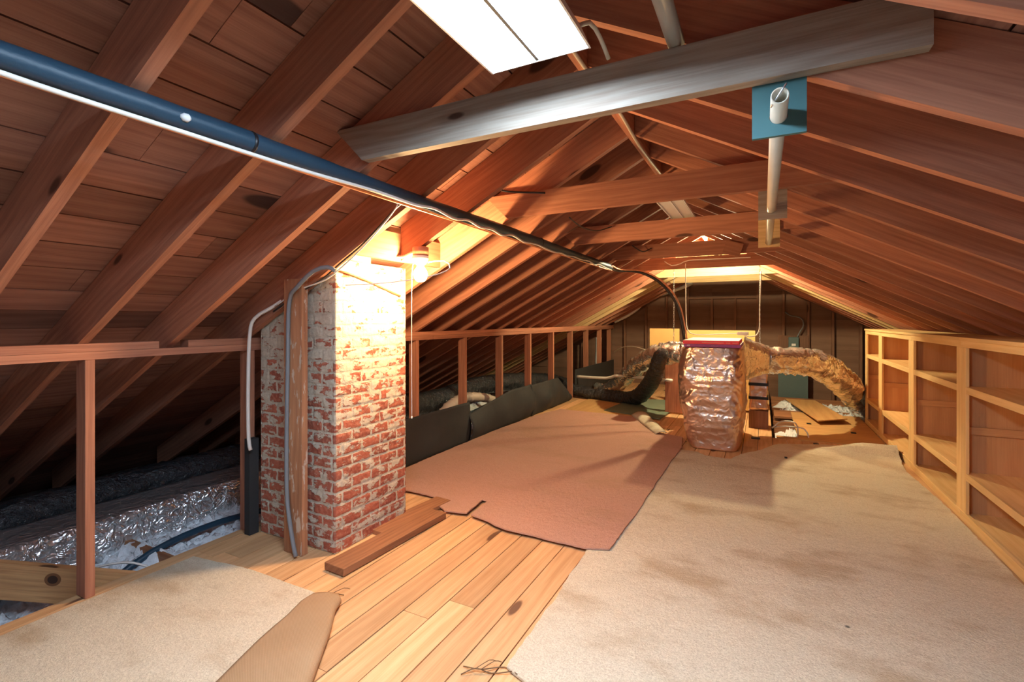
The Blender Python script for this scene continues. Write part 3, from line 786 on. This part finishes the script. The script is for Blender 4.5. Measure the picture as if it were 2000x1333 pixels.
def foldfn(u, v):
    t = u; o_ = lerp_poly(outer, t); i_ = lerp_poly(edge_in, t)
    w_ = (i_-o_); Lw = w_.length
    R = min(.018+.03*t, .04)
    # v 0..1: underside curl then flat top
    if v < .4:
        a = math.pi*(v/.4); x_ = -R*math.sin(a)*.9; z_ = .012+R*(1-math.cos(a))
        pos = o_+w_.normalized()*(R+x_-.02); 
    else:
        s = (v-.4)/.6; z_ = .012+2*R*(1-s)+.022*s*(1-s)+.014*s; pos = o_+w_*(s)+w_.normalized()*(R-.02)*(1-s)
        z_ += .006*noise.noise(V((pos.x*5, pos.y*5, 2)))*(s*(1-s)*4)
    return V((pos.x, pos.y, z_))
grid(bm, 90, 30, foldfn)
fo = obj('folded_backing', bm, BURLAP, ca, smooth=True); fo['label'] = 'tan woven carpet backing'
md = fo.modifiers.new('s', 'SOLIDIFY'); md.thickness = .006; md.offset = -1

# salmon carpet (seen from its backing side)
pk = [(-2.83, 3.30), (-2.84, 3.6), (-2.85, 5.0), (-2.8, 6.1), (-2.66, 6.70), (-1.62, 6.66), (-1.50, 6.55), (-1.06, 5.83), (-.80, 5.72), (-.745, 5.26), (-.765, 4.6), (-.77, 3.6), (-.785, 2.735), (-.905, 2.69), (-1.46, 2.70), (-1.759, 2.79), (-1.79, 3.06), (-1.83, 3.06), (-1.80, 2.80), (-1.96, 2.765), (-2.09, 2.86), (-2.17, 2.95), (-2.3, 2.96), (-2.8, 2.97)]
sal = thing('carpet', (-1.8, 4.5, 0), 'salmon pink carpet laid backing side up in the middle left of the floor', 'carpet')
polyflat('pile', pk, PINK, .013, .010, .010, ripple, sal)
# small flipped corner flap
bm = B()
c0, c1, c2, c3 = V((-1.62, 6.72, .016)), V((-1.44, 6.80, .05)), V((-.98, 5.74, .04)), V((-1.10, 5.72, .016))
grid(bm, 6, 20, lambda u, v: (c0.lerp(c1, u)).lerp(c3.lerp(c2, u), v)+V((0, 0, .03*math.sin(math.pi*u)*(1-v*.3)+.01)))
fl = obj('flipped_edge', bm, CARP, sal, smooth=True); md = fl.modifiers.new('s', 'SOLIDIFY'); md.thickness = .008

# large beige carpet
bgp = [(-.76, -1.45), (-.762, 1.60), (-.875, 1.646), (-.90, 2.64), (-.93, 3.2), (-.93, 5.20), (-.75, 5.23), (-.60, 5.22), (-.50, 5.10), (-.28, 5.08), (-.20, 5.30), (.0, 5.60), (.147, 5.93), (.35, 6.03), (.55, 6.12), (.85, 6.22), (1.12, 6.27), (1.17, 6.1), (1.155, 5.8), (1.12, 5.37), (1.165, 4.6), (1.165, 3.34), (1.16, 1.0), (1.16, -1.45)]
def roll(x, y):
    z = .004*(1+noise.noise(V((x*2.2, y*2.2, 7))))
    # wrinkle ridge near the far right corner
    t = max(0, min(1, (x-.45)/.4))
    c = 5.83+.12*(x-.5)
    z += .11*t*math.exp(-((y-c)/.11)**2)
    z += .02*max(0, 1-abs(x-.25)/.3)*math.exp(-((y-5.7)/.2)**2)
    return z
polyb = polyflat('carpet', bgp, CARP, .001, .011, .012, roll, cell=.07)
tag(polyb, 'large stained beige carpet covering the right half of the floor', 'carpet')

# ---------------------------------------------------------------- far floor things
bm = B(); box(bm, .36, 1.18, 6.31, 8.15, -.02, .006, (1, 0, 0)); box(bm, .14, .359, 6.31, 6.42, -.02, .004, (1, 0, 0))
tag(obj('plywood_floor_sheet', bm, PLY), 'yellow lit plywood floor sheet at the far right in front of the end shelf', 'floor sheet')
bm = B(); box(bm, -2.62, -1.5, 6.75, 8.0, .001, .011, (0, 1, 0))
tag(obj('plywood_sheet', bm, PLY), 'plywood sheet on the floor beyond the salmon carpet, left of the green mat', 'floor sheet')
bm = B(); prism(bm, [(-2.07, 6.95, .013), (-1.22, 6.66, .013), (-1.15, 8.3, .013), (-1.95, 8.2, .013)], (0, 0, .012))
tag(obj('green_mat', bm, GREENM), 'dull green flat mat on the floor to the left of the air handler', 'mat')
bm = B(); prism(bm, [aZ(1598, 824, .05), aZ(1655, 820, .07), aZ(1592, 784, .03), aZ(1532, 780, .02)], (0, 0, .012), (0, 1, 0))
tag(obj('loose_board', bm, PLY), 'loose tilted board lying across the open bays behind the plywood floor', 'board')
bm = B(); box(bm, .14, .5, 7.75, 8.3, -.03, -.005, (1, 0, 0)); tag(obj('loose_board', bm, PLANK), 'brown board at floor level under the tilted loose board', 'board')
for (px, py, lab) in ((1580, 828, 'small black scrap on the plywood, left one near the tilted board'), (1667, 846, 'small black scrap on the plywood, nearest the end shelf'), (1594, 868, 'small black scrap at the front edge of the plywood'), (1476, 855, 'larger black scrap on the floor just right of the air handler'), (1535, 897, 'tiny black scrap on the far end of the beige carpet')):
    p = aZ(px, py, .012); s = .045 if px == 1476 else .025
    zz = .0065 if px > 1540 else .001
    if px == 1535: zz = .02; s = .012
    bm = B(); box(bm, p.x-s, p.x+s, p.y-s*.8, p.y+s*.8, zz, zz+.012); tag(obj('black_scrap', bm, TAPE), lab, 'debris')
wire('white_cable', [(.1, 6.75, .02), (.2, 6.7, .12), (.34, 6.55, .14), (.36, 6.5, .02), (.33, 6.45, -.02)], .008, CABLE, 'white cable looping out of the open floor bay behind the air handler')
wire('white_cable', [(.1, 6.8, .02), (.25, 6.62, .08), (.42, 6.46, .1), (.46, 6.4, .018)], .008, CABLE, 'second white cable curving onto the plywood from the open floor bay')

# ---------------------------------------------------------------- air handler
ah = thing('air_handler', (-.5, 5.75, 0), 'bulging foil-wrapped air handler standing at the end of the carpets', 'air handler')
bm = B()
lev = [(0.004, -.69, -.225), (.05, -.725, -.20), (.15, -.755, -.185), (.4, -.80, -.17), (.65, -.832, -.165), (.85, -.825, -.168), (.98, -.805, -.172), (1.04, -.785, -.178), (1.062, -.75, -.2)]
nu, nv = 150, 90
def lerpl(t):
    zmax = 1.062; z = .004+t*(zmax-.004)
    for a, b in zip(lev, lev[1:]):
        if z <= b[0]+1e-9:
            s = (z-a[0])/(b[0]-a[0]); return z, a[1]+(b[1]-a[1])*s, a[2]+(b[2]-a[2])*s
    return lev[-1]
def ahf(u, v):
    z, xa, xb = lerpl(v); cx = (xa+xb)/2; hx = (xb-xa)/2; bul = .02*math.sin(math.pi*min(1, z/1.05)); hy = .55+bul
    cy = 5.94
    a = 2*math.pi*u; c, s = math.cos(a), math.sin(a); e = 2/7
    X_ = cx+hx*math.copysign(abs(c)**e, c); Y_ = cy+hy*math.copysign(abs(s)**e, s)
    q = V((X_, Y_, z)); d = V((c, s, 0))
    q2 = V((X_*4, Y_*4, z*4.5)); amp = min(1, v*8)*min(1, (1-v)*8+.2)
    n1 = noise.noise(q2)*.02+abs(noise.noise(V((X_*10+noise.noise(q2)*3, Y_*10, z*9))))*.02+abs(noise.noise(V((X_*22, Y_*22, z*26+noise.noise(q2)*4))))*.008
    return q+d*(n1-.012)*amp
vs = [[bm.verts.new(ahf(i/nu, j/nv)) for j in range(nv+1)] for i in range(nu)]
for i in range(nu):
    for j in range(nv):
        f = bm.faces.new((vs[i][j], vs[(i+1) % nu][j], vs[(i+1) % nu][j+1], vs[i][j+1])); f.smooth = True
bm.faces.new([vs[i][nv] for i in range(nu)]); bm.faces.new([vs[i][0] for i in range(nu)][::-1])
bmesh.ops.recalc_face_normals(bm, faces=bm.faces)
obj('foil_body', bm, COPPERF, ah)
# side plenum
bm = B()
def plen(u, v):
    a = 2*math.pi*v; c, s = math.cos(a), math.sin(a); e = 2/6
    x = -.185+.25*u
    sy = math.copysign(abs(c)**e, c); sz = math.copysign(abs(s)**e, s)
    rect = V((x, 6.2+.33*sy, .90+.25*sz)); circ = V((x, 6.45+.155*c, .885+.16*s))
    t = u**.7; q = rect.lerp(circ, t)
    return q+V((0, c, s))*(.012*noise.noise(q*12)+.01*noise.noise(q*40))
grid(bm, 14, 64, plen); bmesh.ops.remove_doubles(bm, verts=bm.verts, dist=.001)
obj('side_plenum', bm, GOLD, ah)
bm = B(); box(bm, -.95, -.55, 6.52, 6.95, .72, 1.04)
bmesh.ops.subdivide_edges(bm, edges=bm.edges, cuts=12, use_grid_fill=True)
for v_ in bm.verts: v_.co += V((noise.noise(v_.co*9), noise.noise(v_.co*9+V((5, 0, 0))), noise.noise(v_.co*9+V((0, 5, 0)))))*.02
obj('rear_plenum', bm, GOLD, ah, smooth=True)
# boxes on top
def carton(x0, x1, y0, y1, z0, z1, mat, lab, mark):
    t = thing('flat_carton', ((x0+x1)/2, (y0+y1)/2, z0), lab, 'carton')
    bm = B(); box(bm, x0, x1, y0, y1, z0, z1-.002); obj('carton_body', bm, mat, t)
    bm = B(); box(bm, x0+.002, x1-.002, y0+.002, y1, z1-.0019, z1); obj('white_top', bm, WHITE, t)
    if mark == 1:
        for a, b in ((x0+.03, x0+.06),):
            bm = B(); box(bm, a, b, y0-.0012, y0-.0002, z0+.012, z1-.012); obj('printed_mark', bm, WHITE, t)
        for k in range(5):
            a = x0+.27+.014*k
            bm = B(); box(bm, a, a+.009, y0-.0012, y0-.0002, z0+.014, z1-.016); obj('printed_mark', bm, CREAM, t)
    else:
        for a, b in ((x0+.19, x0+.40), (x0+.42, x0+.46), (x0+.48, x0+.53)):
            bm = B(); box(bm, a, b, y0-.0012, y0-.0002, z0+.010, z1-.018); obj('printed_mark', bm, plain('pale_red', (.85, .25, .22), .5), t)
    return t
carton(-.745, -.20, 5.42, 6.28, 1.064, 1.096, PURP, 'purple-edged flat carton lying on top of the air handler', 1)
carton(-.755, -.215, 5.40, 6.25, 1.0965, 1.135, REDB, 'red-edged flat white carton, topmost on the air handler', 2)

bm = B(); tube(bm, [aY(1339, 515, 6.5), aY(1339, 560, 6.5), aY(1340, 620, 6.45), aY(1343, 645, 6.4), aY(1354, 653, 6.38), aY(1380, 654, 6.35), aY(1440, 652, 6.35), aY(1465, 658, 6.4), aY(1482, 648, 6.45), aY(1484, 600, 6.48), aY(1487, 530, 6.5)], .006, 8); tag(obj('power_cable', bm, CABLE), 'white power cable sagging over the cartons and up beside the right chain', 'cable')
bm = B(); c = aY(1451, 652, 6.36); box(bm, c.x-.06, c.x+.06, c.y-.02, c.y+.02, c.z-.018, c.z+.018); tag(obj('cord_adapter', bm, plain('grey_adapter', (.6, .62, .6), .4)), 'small grey adapter box on the white cord above the cartons', 'adapter')
def chain(px, y, z0, z1, lab):
    x = aY(px, 600, y).x; bm = B(); n = int((z1-z0)/.028); fs = []
    for i in range(n):
        z = z1-.014-i*.028; R = Matrix.Rotation(math.pi/2*(i % 2)+.5, 3, 'Z'); pts = []
        for k in range(12):
            a = 2*math.pi*k/12; pts.append(V((x, y, z))+R @ V((.008*math.cos(a), 0, .018*math.sin(a))))
        pts.append(pts[0]); tube(bm, pts, .0022, 5, smooth=False, cap=False)
    return tag(obj('chain', bm, STEEL), lab, 'chain', 'chains below the fifth collar tie')
chain(1316, 6.53, 1.06, 2.10, 'steel chain hanging at the left of the black hose above the foil duct')
chain(1484, 6.53, .70, 2.10, 'longest steel chain hanging right of the air handler past the foil duct')
wire('white_cable', [aY(1298, 511, 6.5), aY(1312, 519, 6.48), aY(1330, 515, 6.48), aY(1345, 509, 6.49), aY(1400, 506, 6.495), aY(1466, 503, 6.495)], .006, CABLE, 'white cable run along the underside of the fifth collar tie')

# boards behind
bm = B(); a = aY(1269, 642, 7.8); b = aY(1327, 642, 7.8); box(bm, a.x, b.x, 7.8, 7.81, .85, a.z, (1, 0, 0)); tag(obj('yellow_panel', bm, CARDB), 'small yellow square panel above the left foil duct', 'panel')
bm = B(); a = aY(1345, 645, 7.8); b = aY(1475, 646, 7.8); box(bm, a.x-.05, b.x, 7.8, 7.81, .03, a.z, (1, 0, 0)); tag(obj('yellow_panel', bm, CARDB), 'wider yellow panel standing behind the cartons on the air handler', 'panel')
bm = B(); box(bm, -1.25, -.82, 7.2, 7.22, .025, .75, (0, 0, 1)); tag(obj('red_brown_panel', bm, RED), 'dark red-brown panel in shade under the left foil duct', 'panel')
# riser right of handler
rs = thing('foil_riser', (.0, 6.85, 0), 'narrow foil riser duct with black tape bands, right behind the air handler', 'duct')
ra = aY(1464, 731, 6.75).x; rb = aY(1499, 731, 6.75).x
bm = B(); box(bm, ra, rb, 6.75, 6.97, .22, .73)
bmesh.ops.subdivide_edges(bm, edges=bm.edges, cuts=10, use_grid_fill=True)
for v_ in bm.verts: v_.co += V((noise.noise(v_.co*12), noise.noise(v_.co*12+V((5, 0, 0))), 0))*.015
obj('foil_wrap', bm, COPPERF, rs, smooth=True)
bm = B(); box(bm, ra-.01, rb+.01, 6.74, 6.98, .002, .219, (0, 0, 1)); obj('wooden_base', bm, DARKST, rs)
for z in (.36, .53):
    bm = B(); box(bm, ra-.012, rb+.012, 6.738, 6.982, z, z+.035); obj('tape_band', bm, TAPE, rs)

# ducts by centre pixels at real depth
def duct(name, ctl, mat, lab, seg=28, rough=.02, ribs=0.0, seed=0, riblen=.07, step=.02):
    pts = []; rr = []
    for px, py, y, pr in ctl:
        p = aY(px, py, y); pts.append(p); rr.append(pr*depth(p)/F)
    bm = B(); tube(bm, pts, rr, seg, step=step, rough=rough, ribs=ribs, seed=seed, riblen=riblen)
    bmesh.ops.recalc_face_normals(bm, faces=bm.faces)
    return tag(obj(name, bm, mat), lab, 'duct')
duct('foil_duct', [(1492, 704, 6.5, 26), (1533, 705, 6.6, 26), (1579, 709, 6.8, 26), (1616, 722, 7.1, 26), (1645, 746, 7.5, 25), (1667, 770, 7.95, 24), (1688, 795, 8.4, 23), (1712, 822, 8.8, 22)], GOLD, 'big silver foil duct arching from the air handler down to the right', rough=.035, ribs=.015, riblen=.3)
duct('foil_duct', [(1340, 693, 6.75, 15), (1315, 692, 6.85, 19), (1285, 694, 7.0, 19), (1257, 706, 7.3, 18), (1237, 723, 7.7, 16), (1215, 743, 8.15, 15), (1198, 756, 8.5, 14), (1182, 760, 8.7, 9), (1163, 754, 8.9, 6)], GOLD, 'silver foil duct sloping down to the left behind the black duct', rough=.03, seed=4)
duct('foil_duct', [(1335, 673, 6.8, 4), (1312, 672, 6.9, 5), (1290, 675, 7.0, 4)], SILVER, 'thin silver foil wrap on top of the left foil duct', seed=6)
duct('black_duct', [(1296, 684, 6.62, 9), (1292, 694, 6.6, 13), (1284, 712, 6.7, 14), (1278, 732, 6.9, 15), (1266, 755, 7.2, 15), (1249, 773, 7.5, 15), (1228, 778, 7.7, 13), (1205, 776, 7.8, 12), (1180, 773, 7.9, 12), (1153, 769, 7.95, 11), (1125, 761, 8.0, 10), (1103, 749, 8.0, 8), (1090, 741, 8.0, 5)], BLACKP, 'shiny black plastic duct sagging from the air handler to the knee wall', rough=.015, ribs=.03)
# ducts outside the knee wall
def ductX(name, ctl, mat, lab, **k):
    pts = []; rr = []
    for px, py, x, pr in ctl:
        p = aX(px, py, x); pts.append(p); rr.append(pr*depth(p)/F)
    bm = B(); tube(bm, pts, rr, 24, step=.02, **k); bmesh.ops.recalc_face_normals(bm, faces=bm.faces)
    return tag(obj(name, bm, mat), lab, 'duct')
ductX('black_duct', [(760, 800, -3.5, 24), (800, 792, -3.5, 23), (845, 785, -3.5, 21), (885, 772, -3.5, 19), (930, 755, -3.5, 18), (980, 748, -3.5, 17), (1030, 744, -3.45, 15), (1075, 744, -3.4, 13), (1110, 750, -3.3, 9)], BLACKP, 'black plastic duct lying behind the knee wall studs beyond the chimney', rough=.015, ribs=.03, seed=9)
ductX('ribbed_duct', [(862, 812, -3.3, 10), (878, 795, -3.25, 11), (900, 780, -3.2, 10), (925, 776, -3.15, 9), (950, 778, -3.12, 8), (968, 784, -3.1, 7)], plain('tan_ribbed', (.6, .5, .4), .5), 'small tan ribbed flexible duct in front of the black one behind the studs', ribs=.12, riblen=.035)
heap('insulation_bank', -4.4, -3.6, 3.2, 8.6, lambda x, y: .18+.06*math.sin(y*2), .08, 'bank of white insulation behind the black duct beyond the chimney', seed=11)
bm = B(); box(bm, -3.95, -3.6, -1.3, 3.3, -.14, .12)
bmesh.ops.subdivide_edges(bm, edges=[e for e in bm.edges if abs(e.verts[0].co.y-e.verts[1].co.y) > 1], cuts=150)
bmesh.ops.subdivide_edges(bm, edges=[e for e in bm.edges if abs(e.verts[0].co.y-e.verts[1].co.y) < .001], cuts=9, use_grid_fill=True)
for v_ in bm.verts:
    q = v_.co; a = abs(noise.noise(q*11+V((0, 0, noise.noise(q*5)*2))))+.6*abs(noise.noise(q*27))
    top = q.z > .115
    v_.co += V((1, 0, .3))*(a*(.012 if top else .045)-.012)
tag(obj('foil_duct', bm, SILVER, smooth=True), 'crinkled silver foil box duct outside the knee wall at the lower left', 'duct')
bm = B(); tube(bm, [(-4.13, -1.3, .08), (-4.12, 1, .10), (-4.14, 2, .11), (-4.12, 3.3, .12)], .13, 24, step=.03, rough=.02, ribs=.02); tag(obj('black_duct', bm, BLACKP), 'black plastic duct lying behind the silver foil box duct', 'duct')
bm = B(); tube(bm, [(-3.24, -1, -.2), (-3.26, .9, -.185), (-3.27, 1.3, -.16), (-3.28, 1.6, -.055), (-3.29, 2.0, -.03), (-3.3, 2.6, -.1)], .02, 10, step=.1); tag(obj('dark_pipe', bm, FOAM), 'thin dark blue pipe lying on the insulation beside the knee wall', 'pipe')
bm = B(); tube(bm, [(-3.12, -1, -.2), (-3.12, .6, -.19), (-3.14, 1.1, -.20)], .04, 12, step=.1); tag(obj('dark_pipe', bm, FOAM), 'thick dark pipe at the lower left corner under the knotty board', 'pipe')
wire('white_cable', [(-3.35, 1.25, -.04), (-3.2, 1.35, .0), (-3.1, 1.42, .0), (-3.04, 1.5, -.06)], .006, CABLE, 'thin white cable arching over the insulation by the nearest stud')

# black felt barrier along the knee wall
def felt(y0, y1, ztop, lab, bul=.05, seed=0, x=-2.875):
    bm = B()
    def fn(u, v):
        y = y0+(y1-y0)*u; z = .004+(ztop(y)-.004)*v
        b = bul*math.sin(math.pi*min(1, v*1.05))*(.4+abs(noise.noise(V((y*1.6+seed, 0, 0)))*1.6))
        return V((x+b+.012*noise.noise(V((y*5, z*5, seed))), y, z))
    grid(bm, int((y1-y0)/.04), 14, fn)
    o = obj('black_barrier', bm, FELT, smooth=True); md = o.modifiers.new('s', 'SOLIDIFY'); md.thickness = .003
    return tag(o, lab, 'barrier', 'black felt sheets along the knee wall')
felt(2.75, 4.53, lambda y: .445, 'black felt sheet nearest the chimney, stapled low along the studs', .03, 1)
felt(4.50, 6.15, lambda y: .31+.14*min(1, (y-4.5)/1.0), 'bulging middle black felt sheet along the foot of the knee wall', .09, 5, -2.868)
felt(6.1, 7.6, lambda y: .44 if y < 7.1 else .44-(y-7.1)*.6, 'farthest black felt sheet, dipping down where the black duct enters', .09, 8, -2.862)
bm = B(); box(bm, -2.895, -2.888, 7.95, 10.4, .05, .485, (0, 1, 0)); tag(obj('dark_board', bm, FELT), 'flat dark panel on the far end of the knee wall', 'panel')
# white pipe
bm = B(); tube(bm, [aY(1125, 736, 8.05), aY(1185, 739, 7.9), aY(1200, 735, 7.85), aY(1230, 736, 7.7), aY(1312, 744, 7.15)], .024, 12, step=.08); tag(obj('white_pipe', bm, WHITEP, smooth=True), 'thin horizontal white plastic pipe from the knee wall to the air handler', 'pipe')
bm = B(); tube(bm, [(-3.1, 9.9, .45), (-3.06, 9.9, .8), (-3.05, 9.9, 1.1), (-3.2, 9.95, 1.0)], .06, 12, step=.05); 
bm.free(); bm = B(); tube(bm, [(-3.07, 9.83, .42), (-3.06, 9.84, .7), (-3.06, 9.86, .98)], .065, 14, step=.05, ribs=.02)
tag(obj('white_flexible_pipe', bm, WHITE, smooth=True), 'upright white pipe glimpsed between the last studs of the knee wall', 'pipe')
bm = B(); tube(bm, [aY(1200, 628, 10.2), aY(1225, 616, 10.2), aY(1245, 602, 10.2), aY(1262, 585, 10.2), aY(1300, 572, 10.22), aY(1335, 560, 10.22), aY(1352, 552, 10.22)], .045, 12, step=.05)
tag(obj('white_hose', bm, WHITE, smooth=True), 'white hose sweeping up under the left slope at the end wall', 'hose')
wire('thin_cable', [aY(1198, 690, 8.3), aY(1212, 680, 8.1), aY(1235, 677, 7.8), aY(1262, 684, 7.3)], .006, CREAM, 'thin pale cable arching from the knee wall to the left foil duct')

for i, (pts, lab) in enumerate((([(905, 1302), (940, 1308), (985, 1304), (1010, 1318)], 'dry brown twig on the pine floor near the corner of the beige carpet'),
    ([(900, 1318), (930, 1306), (960, 1316), (1000, 1312)], 'second dry twig on the pine floor at the bottom of the photo'),
    ([(624, 1168), (648, 1160), (672, 1163)], 'small dry twig on the floor at the tip of the folded carpet'))):
    bm = B(); q = [aZ(a, b, .004+.012*(j % 2)) for j, (a, b) in enumerate(pts)]
    tube(bm, q, .0022, 5, step=.02)
    tube(bm, [q[1], q[1]+V((.03, .05, .01)), q[1]+V((.05, .07, .0))], .0015, 5, step=.02)
    tag(obj('twig', bm, plain('dry_twig', (.2, .11, .05), .8)), lab, 'twig')
# end boards low
for o in bpy.data.objects:
    if o.name.startswith('rafter') or o.name.startswith('collar'): pass

# ---------------------------------------------------------------- world and view
w = bpy.data.worlds.new('world'); sc.world = w; w.use_nodes = True
bg = w.node_tree.nodes['Background']; bg.inputs[0].default_value = (.62, .74, 1.0, 1); bg.inputs[1].default_value = .08
sc.view_settings.view_transform = 'Standard'; sc.view_settings.look = 'None'
sc.view_settings.exposure = 1.45; sc.view_settings.gamma = 1.0; sc.view_settings.use_curve_mapping = False
sc.cycles.use_denoising = True
sc.cycles.max_bounces = 8; sc.cycles.diffuse_bounces = 6; sc.cycles.sample_clamp_indirect = 6
